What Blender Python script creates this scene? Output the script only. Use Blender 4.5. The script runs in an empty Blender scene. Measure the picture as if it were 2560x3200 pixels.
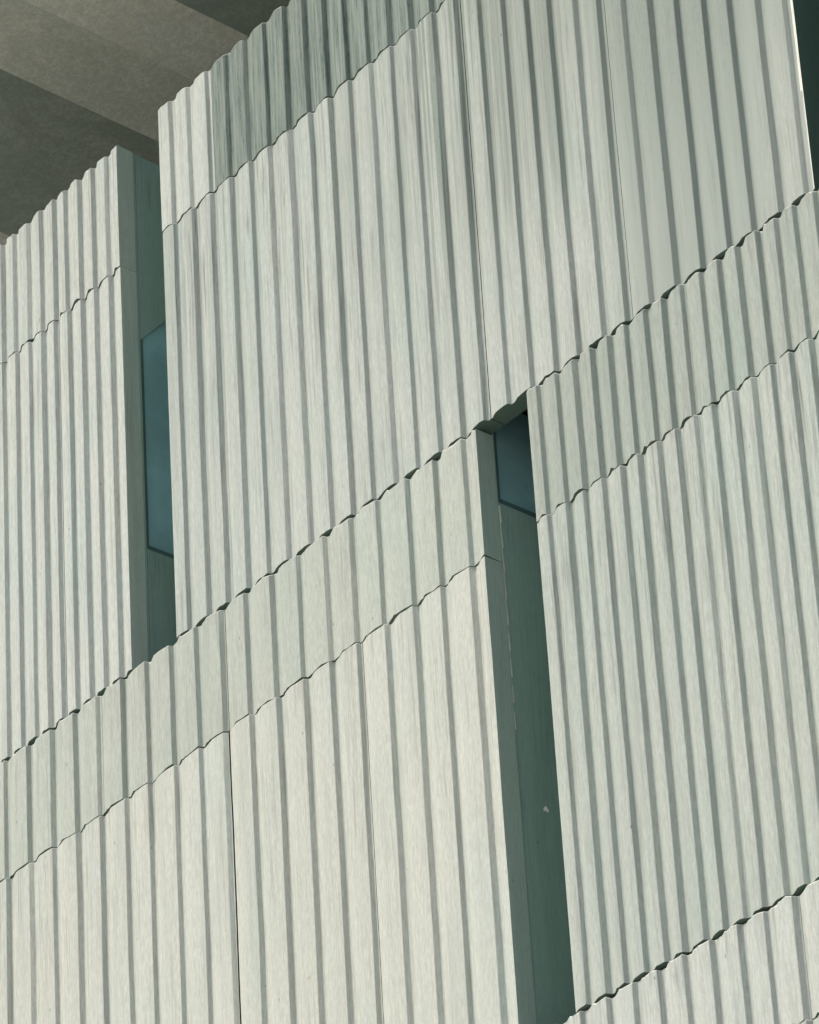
import bpy, bmesh, math, random
from mathutils import Vector, Matrix, noise
random.seed(7)
S = bpy.context.scene

# ---------------------------------------------------------------- camera
cam_d = bpy.data.cameras.new('camera'); cam = bpy.data.objects.new('camera', cam_d)
S.collection.objects.link(cam); S.camera = cam
right = Vector((0.6414463, 0.76529006, -0.05364486))
down = Vector((-0.36453555, 0.24252295, -0.89905309))
fwd = Vector((-0.67502628, 0.59624973, 0.43454088))
m = Matrix((right, -down, -fwd)).transposed().to_4x4()
m.translation = Vector((16.27168376, -14.62334173, -14.04956171))
cam.matrix_world = m
cam_d.sensor_fit = 'HORIZONTAL'; cam_d.sensor_width = 36.0
cam_d.lens = 13095.57 / 2560 * 36
cam_d.shift_y = 1600 / 2560
cam_d.clip_start = 0.1; cam_d.clip_end = 5000
S.render.resolution_x = 819; S.render.resolution_y = 1024

# ---------------------------------------------------------------- sky and sun
SUN_EL, SUN_AZ = math.radians(40), math.radians(209)   # azimuth: clockwise from +Y
sd = Vector((math.sin(SUN_AZ) * math.cos(SUN_EL), math.cos(SUN_AZ) * math.cos(SUN_EL), math.sin(SUN_EL)))
W = bpy.data.worlds.new('World'); S.world = W; W.use_nodes = True
nt = W.node_tree; bg = nt.nodes['Background']
sky = nt.nodes.new('ShaderNodeTexSky'); sky.sky_type = 'NISHITA'; sky.sun_disc = False
sky.sun_elevation = SUN_EL; sky.sun_rotation = SUN_AZ; sky.air_density = 1.0; sky.dust_density = 4.0; sky.ozone_density = 1.0
nt.links.new(sky.outputs[0], bg.inputs[0]); bg.inputs[1].default_value = 0.112
sun_d = bpy.data.lights.new('sun', 'SUN'); sun_d.energy = 1.65; sun_d.angle = math.radians(24); sun_d.color = (1.0, 0.975, 0.90)
sun = bpy.data.objects.new('sun', sun_d); S.collection.objects.link(sun)
sun.rotation_euler = (-sd).to_track_quat('-Z', 'Y').to_euler(); sun.location = sd * 60
S.view_settings.view_transform = 'Standard'; S.view_settings.look = 'None'
S.view_settings.exposure = 0.08; S.view_settings.gamma = 1.0

# ---------------------------------------------------------------- materials
class NT:
    def __init__(s, name):
        s.m = bpy.data.materials.new(name); s.m.use_nodes = True
        s.t = s.m.node_tree; s.b = s.t.nodes['Principled BSDF']
    def n(s, k, **kw):
        x = s.t.nodes.new(k)
        for a, v in kw.items(): setattr(x, a, v)
        return x
    def l(s, a, b): s.t.links.new(a, b)
    def math(s, op, a, b=0.0, clamp=False):
        x = s.n('ShaderNodeMath', operation=op, use_clamp=clamp)
        for i, v in enumerate((a, b)):
            if isinstance(v, (int, float)): x.inputs[i].default_value = v
            else: s.l(v, x.inputs[i])
        return x.outputs[0]
    def noise(s, vec, scale, detail=4, rough=0.55, dist=0.0):
        x = s.n('ShaderNodeTexNoise'); x.inputs['Scale'].default_value = scale
        x.inputs['Detail'].default_value = detail; x.inputs['Roughness'].default_value = rough
        x.inputs['Distortion'].default_value = dist
        s.l(vec, x.inputs['Vector']); return x.outputs['Fac']
    def mapv(s, vec, sc, loc=(0, 0, 0)):
        x = s.n('ShaderNodeMapping'); x.inputs['Scale'].default_value = sc; x.inputs['Location'].default_value = loc
        s.l(vec, x.inputs['Vector']); return x.outputs[0]
    def rng(s, v, a, b, c, d):
        x = s.n('ShaderNodeMapRange'); x.interpolation_type = 'SMOOTHSTEP'
        for i, q in enumerate((a, b, c, d)): x.inputs[i + 1].default_value = q
        s.l(v, x.inputs[0]); return x.outputs[0]
    def mix(s, f, a, b, mode='MIX'):
        x = s.n('ShaderNodeMix', data_type='RGBA', blend_type=mode)
        if isinstance(f, (int, float)): x.inputs[0].default_value = f
        else: s.l(f, x.inputs[0])
        for i, v in ((6, a), (7, b)):
            if isinstance(v, tuple): x.inputs[i].default_value = v + (1,) if len(v) == 3 else v
            else: s.l(v, x.inputs[i])
        return x.outputs[2]

def concrete(name, base, dirt=(0.20, 0.22, 0.20), streak=0.45, weather=0.0, blotch=0.5, rough=0.85, bump=0.35, stain_and_tone=False, grain=1.0, mottle=0.0, lines=0.35):
    k = NT(name)
    co = k.n('ShaderNodeTexCoord').outputs['Object']
    inf = k.n('ShaderNodeObjectInfo').outputs['Random']
    off = k.n('ShaderNodeCombineXYZ'); k.l(k.math('MULTIPLY', inf, 37.0), off.inputs[0]); k.l(k.math('MULTIPLY', inf, 11.0), off.inputs[2])
    ad = k.n('ShaderNodeVectorMath', operation='ADD'); k.l(co, ad.inputs[0]); k.l(off.outputs[0], ad.inputs[1])
    p = ad.outputs[0]
    fine = k.noise(k.mapv(p, (38, 38, 1.6)), 1.0, 5, 0.6)           # long thin run-off streaks
    mid = k.noise(k.mapv(p, (9, 9, 0.7)), 1.0, 4, 0.6)              # broad streaks, rib wide
    cloud = k.noise(k.mapv(p, (1.3, 1.3, 0.9)), 1.0, 4, 0.55, 0.5)   # casting clouds
    speck = k.noise(p, 130.0, 3, 0.7)
    grit = k.noise(k.mapv(p, (85, 85, 14)), 1.0, 4, 0.7)
    # tone by piece
    tone = k.math('ADD', k.math('MULTIPLY', inf, 0.07), 0.965)
    c = k.mix(k.rng(cloud, 0.35, 0.68, 0, blotch), base, tuple(x * y for x, y in zip(base, (0.90, 0.96, 0.95))))
    hue = k.noise(k.mapv(p, (2.2, 2.2, 0.55), (5, 3, 9)), 1.0, 2, 0.5)
    c = k.mix(k.rng(hue, 0.50, 0.70, 0, 0.55 * blotch), c, tuple(x * y for x, y in zip(base, (0.98, 0.945, 0.94))))
    c = k.mix(k.rng(hue, 0.48, 0.30, 0, 0.6 * blotch), c, tuple(x * y for x, y in zip(base, (0.80, 0.95, 0.97))))
    ribn = k.noise(k.mapv(p, (7.5, 7.5, 0.45), (2, 8, 4)), 1.0, 2, 0.5)
    c = k.mix(k.rng(ribn, 0.54, 0.66, 0, 0.75 * blotch), c, tuple(x * y for x, y in zip(base, (0.74, 0.80, 0.79))))
    c = k.mix(k.rng(ribn, 0.46, 0.34, 0, 0.6 * blotch), c, tuple(min(0.8, x * y) for x, y in zip(base, (1.07, 1.05, 1.02))))
    gen = k.n('ShaderNodeTexCoord').outputs['Generated']; gx = k.n('ShaderNodeSeparateXYZ'); k.l(gen, gx.inputs[0])
    drip = k.rng(gx.outputs[2], 0.35, 0.97, 0.75, 1.5)
    streak_v = k.math('MULTIPLY', drip, streak)
    sfac = k.math('MULTIPLY', k.rng(fine, 0.49, 0.68, 0, 1), k.rng(mid, 0.38, 0.70, 0.15, 1))
    c = k.mix(k.math('MULTIPLY', sfac, streak_v, True), c, dirt)
    if stain_and_tone:
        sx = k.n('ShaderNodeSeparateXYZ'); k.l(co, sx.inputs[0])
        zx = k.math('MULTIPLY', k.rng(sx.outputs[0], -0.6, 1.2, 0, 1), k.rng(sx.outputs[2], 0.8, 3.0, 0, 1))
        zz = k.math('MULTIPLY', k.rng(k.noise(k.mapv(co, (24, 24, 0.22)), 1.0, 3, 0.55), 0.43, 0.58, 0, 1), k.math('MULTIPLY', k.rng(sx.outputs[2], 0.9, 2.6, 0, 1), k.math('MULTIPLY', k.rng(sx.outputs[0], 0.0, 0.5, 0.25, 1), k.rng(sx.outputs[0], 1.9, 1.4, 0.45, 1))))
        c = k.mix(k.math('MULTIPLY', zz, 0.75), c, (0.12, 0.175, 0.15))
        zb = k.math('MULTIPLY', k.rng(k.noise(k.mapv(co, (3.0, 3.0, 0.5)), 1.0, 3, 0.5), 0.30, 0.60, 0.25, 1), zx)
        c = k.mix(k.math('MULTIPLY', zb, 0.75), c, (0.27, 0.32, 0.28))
        zr = k.math('MULTIPLY', k.rng(sx.outputs[0], 1.7, 2.3, 0, 1), k.rng(sx.outputs[0], 3.4, 3.0, 0.45, 1))  # smooth grey-green darkening toward the upper right
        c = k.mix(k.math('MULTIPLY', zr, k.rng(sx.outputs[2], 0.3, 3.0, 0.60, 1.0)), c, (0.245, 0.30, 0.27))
    if mottle > 0:
        mo = k.noise(k.mapv(p, (1.6, 1.0, 1.6)), 1.0, 6, 0.62, 1.2)
        c = k.mix(k.rng(mo, 0.42, 0.62, mottle, 0), c, tuple(x * y for x, y in zip(base, (0.50, 0.58, 0.54))))
        mp = k.noise(k.mapv(p, (24, 24, 24)), 1.0, 4, 0.75, 0.4)
        c = k.mix(k.rng(mp, 0.40, 0.60, 0.55, 0), c, tuple(x * 0.55 for x in base))
    if weather > 0:
        wf = k.rng(k.noise(k.mapv(p, (42, 42, 1.3)), 1.0, 5, 0.7), 0.36, 0.60, 1.0, 0.40)
        c = k.mix(k.math('MULTIPLY', wf, weather), c, (0.06, 0.115, 0.10))
    # long pencil-thin run lines, broken up
    ln = k.noise(k.mapv(p, (11, 11, 0.28), (3, 1, 2)), 1.0, 4, 0.62)
    ridge = k.math('ABSOLUTE', k.math('SUBTRACT', ln, 0.5))
    brk = k.noise(k.mapv(p, (4, 4, 1.1), (9, 4, 1)), 1.0, 3, 0.6)
    lf = k.math('MULTIPLY', k.rng(ridge, 0.0, 0.020, 1, 0), k.rng(brk, 0.40, 0.62, 0.05, 1))
    c = k.mix(k.math('MULTIPLY', lf, k.math('MULTIPLY', drip, lines), True), c, tuple(x * 0.45 for x in base))
    # pinholes and grit
    c = k.mix(k.rng(speck, 0.30, 0.44, 0.32 * grain, 0), c, (0.16, 0.17, 0.16))
    c = k.mix(k.math('MULTIPLY', k.rng(grit, 0.35, 0.65, 0, 1), 0.56 * grain), c, tuple(x * 0.66 for x in base))
    pit = k.n('ShaderNodeTexVoronoi'); pit.inputs['Scale'].default_value = 5.5; k.l(k.mapv(p, (1, 1, 0.5)), pit.inputs['Vector'])
    c = k.mix(k.rng(pit.outputs['Distance'], 0.02, 0.045, 0.55, 0), c, (0.10, 0.10, 0.09))
    tn = k.n('ShaderNodeCombineColor'); [k.l(tone, tn.inputs[i]) for i in range(3)]
    c = k.mix(1.0, c, tn.outputs[0], 'MULTIPLY')
    k.l(c, k.b.inputs['Base Color'])
    k.b.inputs['Roughness'].default_value = rough
    k.b.inputs['Specular IOR Level'].default_value = 0.25
    bp = k.n('ShaderNodeBump'); bp.inputs['Strength'].default_value = bump; bp.inputs['Distance'].default_value = 0.004
    h = k.math('ADD', k.math('MULTIPLY', grit, 1.0), k.math('ADD', k.math('MULTIPLY', speck, 0.5), k.math('MULTIPLY', fine, 0.7)))
    k.l(h, bp.inputs['Height']); k.l(bp.outputs[0], k.b.inputs['Normal'])
    return k.m

BASE = (0.56, 0.605, 0.57)
M_panel = concrete('pale_ribbed_concrete', BASE, streak=0.6, lines=0.5)
M_main = concrete('pale_ribbed_concrete_streaked', (0.515, 0.565, 0.53), streak=0.95, stain_and_tone=True, lines=0.6)
M_weather = concrete('weathered_green_concrete', (0.40, 0.45, 0.41), streak=0.8, weather=0.95, lines=0.6)
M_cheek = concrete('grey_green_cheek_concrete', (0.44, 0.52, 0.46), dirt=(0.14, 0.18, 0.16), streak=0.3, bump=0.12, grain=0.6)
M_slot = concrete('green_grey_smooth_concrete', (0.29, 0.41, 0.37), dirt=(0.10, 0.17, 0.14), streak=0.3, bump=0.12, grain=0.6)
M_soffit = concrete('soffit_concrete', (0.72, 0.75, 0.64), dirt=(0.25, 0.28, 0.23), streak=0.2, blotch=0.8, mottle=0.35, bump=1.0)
M_beam_side = concrete('pale_beam_side', (0.97, 0.96, 0.83), dirt=(0.25, 0.25, 0.21), streak=0.2, blotch=1.0, mottle=0.22, bump=1.0)
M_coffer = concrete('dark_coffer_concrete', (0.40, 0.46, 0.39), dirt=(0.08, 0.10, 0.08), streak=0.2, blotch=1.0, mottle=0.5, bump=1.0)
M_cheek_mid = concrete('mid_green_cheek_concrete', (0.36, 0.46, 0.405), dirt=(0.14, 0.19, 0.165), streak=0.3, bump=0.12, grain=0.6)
M_cheek_shade = concrete('shade_painted_green_cheek', (0.075, 0.125, 0.105), dirt=(0.05, 0.09, 0.08), streak=0.2, bump=0.1, grain=0.5)  # far right slot cheek: its shade is put into the colour
M_edge_light = concrete('painted_edge_highlight', (0.88, 0.90, 0.83), streak=0.1, blotch=0.3)  # pale colour paints the light caught along panel top edges
M_under_shade = concrete('shade_painted_green_underside', (0.11, 0.165, 0.135), streak=0.1, bump=0.1, grain=0.5)  # panel bottoms coloured dark for shade that ground bounce would wash out
M_left = concrete('sun_tinted_ribbed_concrete', (0.585, 0.62, 0.57), streak=0.5)  # lighter, warmer copy: stronger sunlight on the left run painted in
M_right = concrete('shade_tinted_ribbed_concrete', (0.505, 0.56, 0.52), streak=0.7, lines=0.5)  # darker, cooler copy: weaker sunlight on the right run painted in
M_strip = concrete('grey_strip_concrete', (0.50, 0.55, 0.50), streak=0.5)
M_strip_cool = concrete('cool_grey_strip_concrete', (0.405, 0.46, 0.42), streak=0.5)
M_base = concrete('base_wall_concrete', (0.42, 0.42, 0.38), streak=0.3)

def plain(name, col, rough=0.5, noise_amt=0.12, scale=3.0, spec=0.5, metal=0.0):
    k = NT(name)
    co = k.n('ShaderNodeTexCoord').outputs['Object']
    n = k.noise(co, scale, 4, 0.6)
    c = k.mix(k.rng(n, 0.3, 0.7, 0, 1), tuple(x * (1 - noise_amt) for x in col), tuple(min(1, x * (1 + noise_amt)) for x in col))
    g = k.noise(co, 160, 2, 0.6)
    c = k.mix(k.rng(g, 0.35, 0.65, 0, 0.15), c, tuple(x * 0.7 for x in col))
    k.l(c, k.b.inputs['Base Color']); k.b.inputs['Roughness'].default_value = rough
    k.b.inputs['Specular IOR Level'].default_value = spec; k.b.inputs['Metallic'].default_value = metal
    return k.m
M_glass = plain('blue_tinted_pane', (0.27, 0.46, 0.51), rough=0.35, noise_amt=0.2, scale=1.5, spec=0.4)
M_frame = plain('dark_window_frame', (0.07, 0.13, 0.14), rough=0.5)
M_bead = plain('pale_sealant_bead', (0.62, 0.64, 0.57), rough=0.7)
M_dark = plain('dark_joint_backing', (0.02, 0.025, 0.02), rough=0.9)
M_ground = plain('pale_paving', (0.69, 0.665, 0.595), rough=0.9, noise_amt=0.15, scale=0.4)
M_moth = plain('white_wing', (0.88, 0.89, 0.84), rough=0.8, noise_amt=0.1, scale=60)

# ---------------------------------------------------------------- helpers
def link(name, bm, mat, parent=None, label=None):
    me = bpy.data.meshes.new(name); bm.normal_update(); bm.to_mesh(me); bm.free()
    o = bpy.data.objects.new(name, me); S.collection.objects.link(o); me.materials.append(mat)
    if parent is not None: o.parent = parent
    if label: o['label'] = label
    return o

def box(bm, x0, x1, y0, y1, z0, z1):
    v = [bm.verts.new(p) for p in ((x0, y0, z0), (x1, y0, z0), (x1, y1, z0), (x0, y1, z0), (x0, y0, z1), (x1, y0, z1), (x1, y1, z1), (x0, y1, z1))]
    for f in ((0, 3, 2, 1), (4, 5, 6, 7), (0, 1, 5, 4), (1, 2, 6, 5), (2, 3, 7, 6), (3, 0, 4, 7)):
        bm.faces.new([v[i] for i in f])

def box_obj(name, mat, parent, *b, label=None, bevel=0.0):
    bm = bmesh.new(); box(bm, *b)
    if bevel:
        bmesh.ops.bevel(bm, geom=bm.edges[:], offset=bevel, segments=2, affect='EDGES')
    return link(name, bm, mat, parent, label)

THICK = 0.14
def ribs_between(u0, u1, b0, P, seed):
    """rib corners: the right edge of each crest; jittered a little, the same for every height of the piece"""
    r = random.Random(seed); k0 = math.floor((u0 - b0) / P) - 1; out = []
    k = k0
    while b0 + k * P < u1 + P:
        rk = random.Random(seed * 131 + k * 17)
        out.append((b0 + k * P + rk.uniform(-0.008, 0.008), rk.uniform(0.009, 0.019), rk.uniform(0.025, 0.036), rk.uniform(0.50, 0.62)))
        k += 1
    return out

def panel(name, mat, parent, u0, u1, z0, z1, b0, P, seed, proud=0.0, label=None, chip=0.003, lean=0.0, cheek=None):
    chip *= 1.5
    ribs = ribs_between(u0, u1, b0, P, seed)
    pts = []       # (u, y, sharp, rib index)
    for i in range(len(ribs)):
        c, fl, dp, rise = ribs[i]
        nxt = ribs[i + 1][0] if i + 1 < len(ribs) else c + P
        prev_dp = dp
        Pp = nxt - c
        pts += [(c - 0.003, 0.0, 0, i), (c, 0.002, 1, i), (c + fl, dp, 0, i), (c + fl + 0.006, dp + 0.001, 0, i)]
        a, b = fl + 0.006, min(Pp * (rise + 0.08), 0.135 + 0.1 * (rise - 0.56))
        for q in (0.15, 0.32, 0.5, 0.68, 0.85, 1.0):
            s = q * q * (3 - 2 * q)
            pts.append((c + a + (b - a) * q, (dp + 0.001) * (1 - s), 0, i))
        pts.append((c + b + (Pp - b) * 0.5, -0.0015, 0, i))
    def y_at(u):
        for a, b in zip(pts, pts[1:]):
            if a[0] <= u <= b[0]: return a[1] + (b[1] - a[1]) * (u - a[0]) / max(1e-6, b[0] - a[0])
        return 0.0
    use = [(u0, y_at(u0), 1, 0)] + [p for p in pts if u0 + 0.004 < p[0] < u1 - 0.004] + [(u1, y_at(u1), 1, 0)]
    nseg = max(2, int((z1 - z0) / 0.22))
    zs = [z0] + [z0 + (z1 - z0) * i / nseg for i in range(1, nseg)] + [z1 - 0.007, z1]
    bm = bmesh.new(); rings = []
    ns = seed * 3.7
    for zi, z in enumerate(zs):
        ring = []
        top = zi == len(zs) - 1
        for j, (u, y, sh, ri) in enumerate(use):
            edge = j in (0, len(use) - 1)
            w = 0.0045 * noise.noise(Vector((ri * 5.1 + ns, z * 1.1, 0.3))) + 0.0025 * noise.noise(Vector((ri * 3.3 + ns, z * 4.0, 7.3)))
            if edge: w *= 0.6
            wy = 0.003 * noise.noise(Vector((u * 2.2 + ns, z * 0.8, 4.1)))
            zz = z
            if zi in (0, len(zs) - 1, len(zs) - 2):
                zz += chip * 2.4 * noise.noise(Vector((u * 26, ns + (0 if zi == 0 else 5), 1.0)))
                if top: zz = max(zz, z - 0.006)
            yy = y + wy - proud + (0.005 if top else 0.0)
            ring.append(bm.verts.new((u + w + lean * (z - z0), yy, zz)))
        rb = bm.verts.new((u1 + lean * (z - z0), THICK, z)); lb = bm.verts.new((u0 + lean * (z - z0), THICK, z))
        ring += [rb, lb]; rings.append(ring)
    n = len(rings[0])
    for a, b in zip(rings, rings[1:]):
        for j in range(n):
            k = (j + 1) % n
            f = bm.faces.new((a[j], a[k], b[k], b[j])); f.smooth = True
    bm.faces.new(list(reversed(rings[0]))); bm.faces.new(rings[-1])
    bm.normal_update()
    for e in bm.edges:
        if len(e.link_faces) == 2 and e.calc_face_angle(0) > math.radians(24): e.smooth = False
    bm.faces.ensure_lookup_table()
    for f in bm.faces:
        c = f.calc_center_median()
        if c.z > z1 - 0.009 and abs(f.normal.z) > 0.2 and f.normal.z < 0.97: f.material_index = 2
        elif cheek is M_cheek_shade and c.x > u1 - 0.016 and f.normal.y < -0.5: f.material_index = 2  # painted highlight down the panel edge at the far right slot
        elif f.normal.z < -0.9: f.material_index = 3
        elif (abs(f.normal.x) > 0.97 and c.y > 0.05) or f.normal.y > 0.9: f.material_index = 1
    o = link(name, bm, mat, parent, label); [o.data.materials.append(q) for q in (cheek or M_cheek, M_edge_light, M_under_shade)]
    return o

# ---------------------------------------------------------------- ground
bm = bmesh.new(); g = 1500
bm.faces.new([bm.verts.new(p) for p in ((-g, -g, -15.65), (g, -g, -15.65), (g, g, -15.65), (-g, g, -15.65))])
o = link('ground', bm, M_ground); o['kind'] = 'structure'

# ---------------------------------------------------------------- the building
B = bpy.data.objects.new('concrete_building', None); S.collection.objects.link(B)
B.location = (0, 0, 0); B.empty_display_size = 1
B['label'] = 'pale concrete building clad in vertically ribbed panels with narrow dark window slots'
B['category'] = 'building'

# levels measured on the facade plane (metres, z = 0 at the middle of the picture)
ZT, ZJA, ZAB, ZJB, ZBC, ZJC, ZCD = 4.585, 3.545, 0.275, -0.65, -3.88, -4.63, -8.05
G = 0.003

def wall_run(u0, u1, b0, P, z0, zj, z1, per, joint0, seed, mats, shift=0.0, gaps=None, strip_label=None):
    """one run of precast cladding: big panels below, shallow strip panels above, a joint every `per` ribs"""
    cuts = [u0]
    k = math.ceil((u0 - (joint0 + 0.02)) / (P * per))
    while True:
        c = joint0 + 0.020 + k * P * per
        if c > u1 - 0.12: break
        if c > u0 + 0.12: cuts.append(c)
        k += 1
    cuts.append(u1)
    for i, (a, b) in enumerate(zip(cuts, cuts[1:])):
        gw = lambda u: (0.0075 if -2.5 < u < -1 else 0.0026) if min(abs(u - q) for q in (gaps or (99,))) < 0.06 else 0.0004
        ga = 0.0 if i == 0 else gw(a)
        gb = 0.0 if i == len(cuts) - 2 else gw(b)
        ml, ms, lab = mats(0.5 * (a + b))
        rr = random.Random(seed * 91 + i)
        ck = M_cheek_shade if b == 3.550 else M_cheek_mid if b == 0.648 else (M_dark if gb > 0.002 else None)
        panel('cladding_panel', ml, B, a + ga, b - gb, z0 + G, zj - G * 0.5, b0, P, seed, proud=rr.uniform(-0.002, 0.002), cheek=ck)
        panel('cladding_strip', ms, B, a + 0.001, b - 0.001, zj + G * 0.5, z1, b0 - 0.006, P, seed + 1, proud=0.003 + rr.uniform(-0.002, 0.002), label=lab, chip=0.006, cheek=ck)
    return cuts

same = lambda u: (M_panel, M_panel, None)
def upper_mid(u):
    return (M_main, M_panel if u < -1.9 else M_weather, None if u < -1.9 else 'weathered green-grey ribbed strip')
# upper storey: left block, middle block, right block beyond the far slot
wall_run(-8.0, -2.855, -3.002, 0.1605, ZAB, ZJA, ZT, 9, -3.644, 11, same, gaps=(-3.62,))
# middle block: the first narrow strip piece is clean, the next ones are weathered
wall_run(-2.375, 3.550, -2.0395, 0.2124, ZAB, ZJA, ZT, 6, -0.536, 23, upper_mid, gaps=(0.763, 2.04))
wall_run(4.05, 8.0, 4.20, 0.2124, ZAB, ZJA, ZT, 6, 4.20, 29, upper_mid)
# middle storey
cB = wall_run(-8.0, 0.648, 0.507, 0.2684, ZBC, ZJB, ZAB - 0.014, 5, -1.913 + 0.008, 37, lambda u: (M_left, M_strip, None), gaps=(-1.89, -0.54))
wall_run(1.096, 8.0, 1.214, 0.1559, ZBC, ZJB, ZAB - 0.014, 9, 1.214 + 8 * 0.1559, 41, lambda u: (M_right, M_strip_cool, None))
# lower storey
wall_run(-8.0, 8.0, 1.163, 0.2088, ZCD, ZJC, ZBC - 0.014, 6, 1.163 + 2 * 0.2088, 53, same)

# ---- bodies behind the cladding, split by the slots; each block is a part
def block(name, mat, *b, label=None): return box_obj(name, mat, B, *b, label=label)
BK = THICK + 0.012
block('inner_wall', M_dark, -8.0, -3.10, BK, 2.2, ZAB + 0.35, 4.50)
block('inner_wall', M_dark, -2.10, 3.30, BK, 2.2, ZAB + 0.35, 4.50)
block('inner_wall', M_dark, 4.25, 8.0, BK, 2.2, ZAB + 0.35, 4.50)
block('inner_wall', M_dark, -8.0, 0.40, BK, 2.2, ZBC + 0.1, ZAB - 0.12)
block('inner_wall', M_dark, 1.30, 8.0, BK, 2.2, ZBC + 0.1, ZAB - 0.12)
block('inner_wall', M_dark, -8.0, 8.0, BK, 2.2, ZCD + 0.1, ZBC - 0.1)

def slot(uL, uR, dS, z_bot, z_sill, z_head, z_top, depth, spandrel_top, pane_top):
    """narrow slot: cheek of the left block (a window in it), cheek of the right block, back wall"""
    # left cheek: below the sill and above the window
    bm = bmesh.new()
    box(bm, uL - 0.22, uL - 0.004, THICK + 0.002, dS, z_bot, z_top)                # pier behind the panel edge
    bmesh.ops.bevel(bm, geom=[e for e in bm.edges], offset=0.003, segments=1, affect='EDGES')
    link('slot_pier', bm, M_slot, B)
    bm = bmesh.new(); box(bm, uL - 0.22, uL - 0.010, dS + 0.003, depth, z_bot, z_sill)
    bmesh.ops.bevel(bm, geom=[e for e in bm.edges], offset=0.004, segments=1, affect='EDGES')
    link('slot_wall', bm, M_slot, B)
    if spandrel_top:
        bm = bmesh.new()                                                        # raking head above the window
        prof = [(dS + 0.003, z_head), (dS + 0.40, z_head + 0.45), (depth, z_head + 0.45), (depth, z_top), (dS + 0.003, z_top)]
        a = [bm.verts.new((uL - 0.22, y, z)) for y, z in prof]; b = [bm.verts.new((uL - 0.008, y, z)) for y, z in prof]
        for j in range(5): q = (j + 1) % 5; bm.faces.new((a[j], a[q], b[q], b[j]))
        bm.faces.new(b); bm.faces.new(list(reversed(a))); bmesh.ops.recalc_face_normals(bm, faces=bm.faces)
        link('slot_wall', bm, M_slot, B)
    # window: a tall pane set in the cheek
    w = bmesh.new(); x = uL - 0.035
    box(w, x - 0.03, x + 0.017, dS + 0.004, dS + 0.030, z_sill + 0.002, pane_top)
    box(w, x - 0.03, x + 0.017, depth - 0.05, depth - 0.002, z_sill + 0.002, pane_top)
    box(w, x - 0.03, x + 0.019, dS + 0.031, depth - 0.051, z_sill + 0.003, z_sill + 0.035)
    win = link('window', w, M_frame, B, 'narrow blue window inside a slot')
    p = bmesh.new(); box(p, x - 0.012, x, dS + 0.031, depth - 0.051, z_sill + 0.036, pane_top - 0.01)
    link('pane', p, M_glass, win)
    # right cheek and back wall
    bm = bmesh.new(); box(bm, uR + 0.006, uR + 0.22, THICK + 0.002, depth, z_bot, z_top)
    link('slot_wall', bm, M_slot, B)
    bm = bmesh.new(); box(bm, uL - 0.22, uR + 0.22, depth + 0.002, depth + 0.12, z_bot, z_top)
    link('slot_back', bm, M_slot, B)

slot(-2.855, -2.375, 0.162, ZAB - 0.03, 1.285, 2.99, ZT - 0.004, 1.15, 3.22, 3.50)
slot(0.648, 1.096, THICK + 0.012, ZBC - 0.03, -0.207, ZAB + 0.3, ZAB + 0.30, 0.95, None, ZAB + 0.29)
# far right slot: plain, left wall coloured dark to stand for shade
bm = bmesh.new(); box(bm, 3.33, 3.546, THICK + 0.002, 1.0, ZAB - 0.03, ZT - 0.004); link('slot_wall', bm, M_cheek_shade, B)
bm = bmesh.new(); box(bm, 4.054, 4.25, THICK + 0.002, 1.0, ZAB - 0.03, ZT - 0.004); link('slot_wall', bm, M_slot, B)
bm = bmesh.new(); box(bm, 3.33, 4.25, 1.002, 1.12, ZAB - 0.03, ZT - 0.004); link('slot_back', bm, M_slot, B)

# thin pale sealant bead down the corner of the lower slot
bm = bmesh.new()
for i in range(26):
    z = -0.24 - i * 0.06
    x = 0.648 - 0.006
    w = 0.0022 * math.sin(i * 2.1) - 0.00015 * i
    box(bm, x - 0.006, x + 0.006 + w, 0.1455, 0.158 + w, z - 0.0595, z)
link('sealant_bead', bm, M_bead, B)

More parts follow.
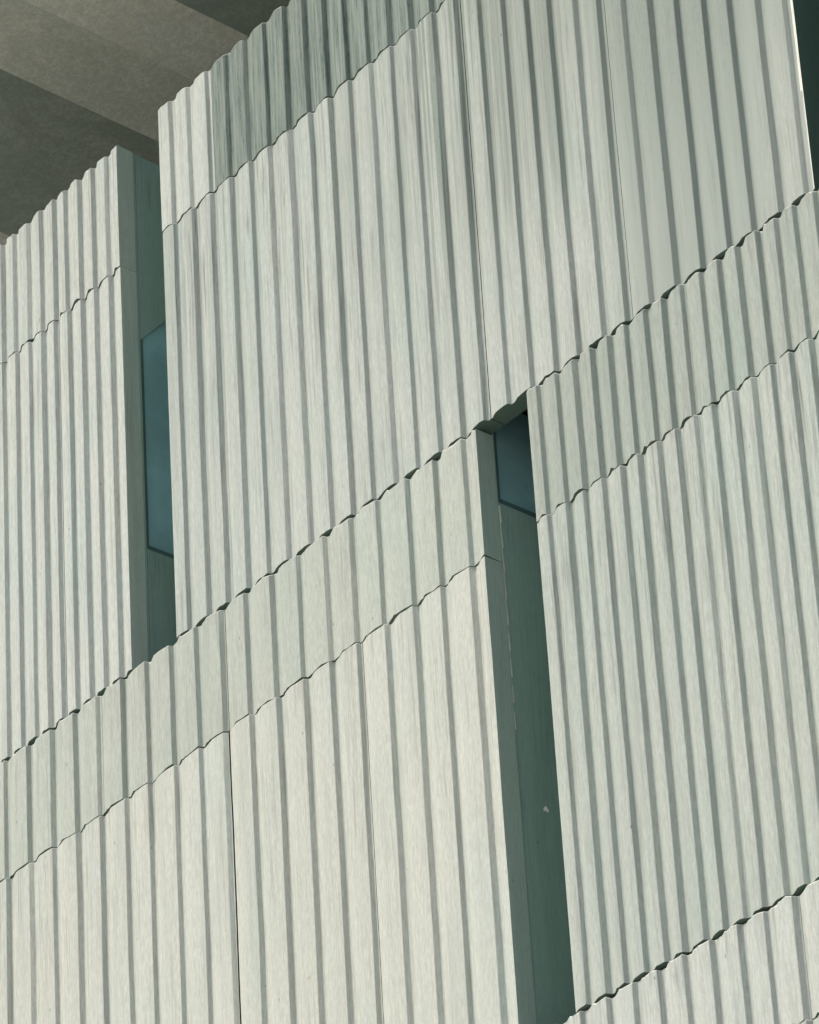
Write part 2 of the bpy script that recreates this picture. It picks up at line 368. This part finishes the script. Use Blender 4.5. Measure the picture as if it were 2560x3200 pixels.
# ---- soffit of the storey above: slab with tapered ribs running into the building
YF, YB, ZS = -1.3, 7.0, 7.0
def soffit():
    per, z2 = 3.19, 7.15
    for k in range(-2, 4):
        x = -4.33 + k * per                                                   # right bottom corner of the rib
        bm = bmesh.new()                                                      # flat bottom + left side
        def strip(bm, pts):
            n = 18
            rows = [[bm.verts.new((u, YF + (YB - YF) * i / n, z)) for u, z in pts] for i in range(n + 1)]
            for a, b in zip(rows, rows[1:]):
                for j in range(len(pts) - 1): bm.faces.new((a[j], b[j], b[j + 1], a[j + 1]))
        # rib as a solid
        prof = [(x - 0.775, z2), (x - 0.77, ZS), (x, ZS), (x, z2 + 0.3), (x - 0.775, z2 + 0.3)]
        v0 = [bm.verts.new((u, YF, z)) for u, z in prof]; v1 = [bm.verts.new((u, YB, z)) for u, z in prof]
        for j in range(5): q = (j + 1) % 5; bm.faces.new((v0[j], v1[j], v1[q], v0[q]))
        bm.faces.new(v0); bm.faces.new(list(reversed(v1)))
        bmesh.ops.recalc_face_normals(bm, faces=bm.faces)
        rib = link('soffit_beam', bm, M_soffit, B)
        bm = bmesh.new()                                                      # tapered right haunch, paler than the flat bottom
        prof = [(x + 0.002, ZS - 0.001), (x + 0.54, z2 - 0.001), (x + 0.54, z2 + 0.29), (x + 0.002, z2 + 0.29)]
        v0 = [bm.verts.new((u, YF, z)) for u, z in prof]; v1 = [bm.verts.new((u, YB, z)) for u, z in prof]
        for j in range(4): q = (j + 1) % 4; bm.faces.new((v0[j], v1[j], v1[q], v0[q]))
        bm.faces.new(v0); bm.faces.new(list(reversed(v1)))
        bmesh.ops.recalc_face_normals(bm, faces=bm.faces)
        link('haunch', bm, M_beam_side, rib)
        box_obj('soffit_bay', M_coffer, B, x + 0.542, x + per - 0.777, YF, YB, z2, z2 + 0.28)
    box_obj('roof_slab', M_soffit, B, -12.2, 9.6, YF + 0.05, YB - 0.05, 7.46, 8.6)
soffit()
box_obj('terrace_floor', M_base, B, -8.0, 8.0, 2.22, 6.8, 4.0, 4.3)
box_obj('back_wall', M_base, B, -12.0, 9.4, 6.82, 7.0, -15.6, 7.38)
# plain base wall down to the ground, side walls
box_obj('base_wall', M_base, B, -8.0, 8.0, 0.05, 6.8, -15.6, ZCD - 0.02)

# ---------------------------------------------------------------- small white moth on the slot wall
bm = bmesh.new()
def wing(s):
    pts = [(0.0, 0.020), (0.010 * s, 0.010), (0.021 * s, -0.012), (0.018 * s, -0.021), (0.009 * s, -0.020), (-0.002 * s, -0.015)]
    top = [bm.verts.new((0.004 + abs(a) * 0.12, a, b)) for a, b in pts]; bot = [bm.verts.new((0.001, a, b)) for a, b in pts]
    n = len(pts); bm.faces.new(top); bm.faces.new(list(reversed(bot)))
    for i in range(n): j = (i + 1) % n; bm.faces.new((top[i], bot[i], bot[j], top[j]))
wing(1); wing(-1)
bmesh.ops.recalc_face_normals(bm, faces=bm.faces)
bmesh.ops.create_icosphere(bm, subdivisions=2, radius=0.004, matrix=Matrix.Translation((0.005, 0, 0.006)) @ Matrix.Diagonal((1, 0.9, 3.4, 1)))
mo = link('moth', bm, M_moth); mo.location = (0.639, 0.35, -2.268); mo.scale = (0.9, 0.95, 0.9)
mo['label'] = 'small white moth resting on the dark green wall of the tall slot'; mo['category'] = 'moth'
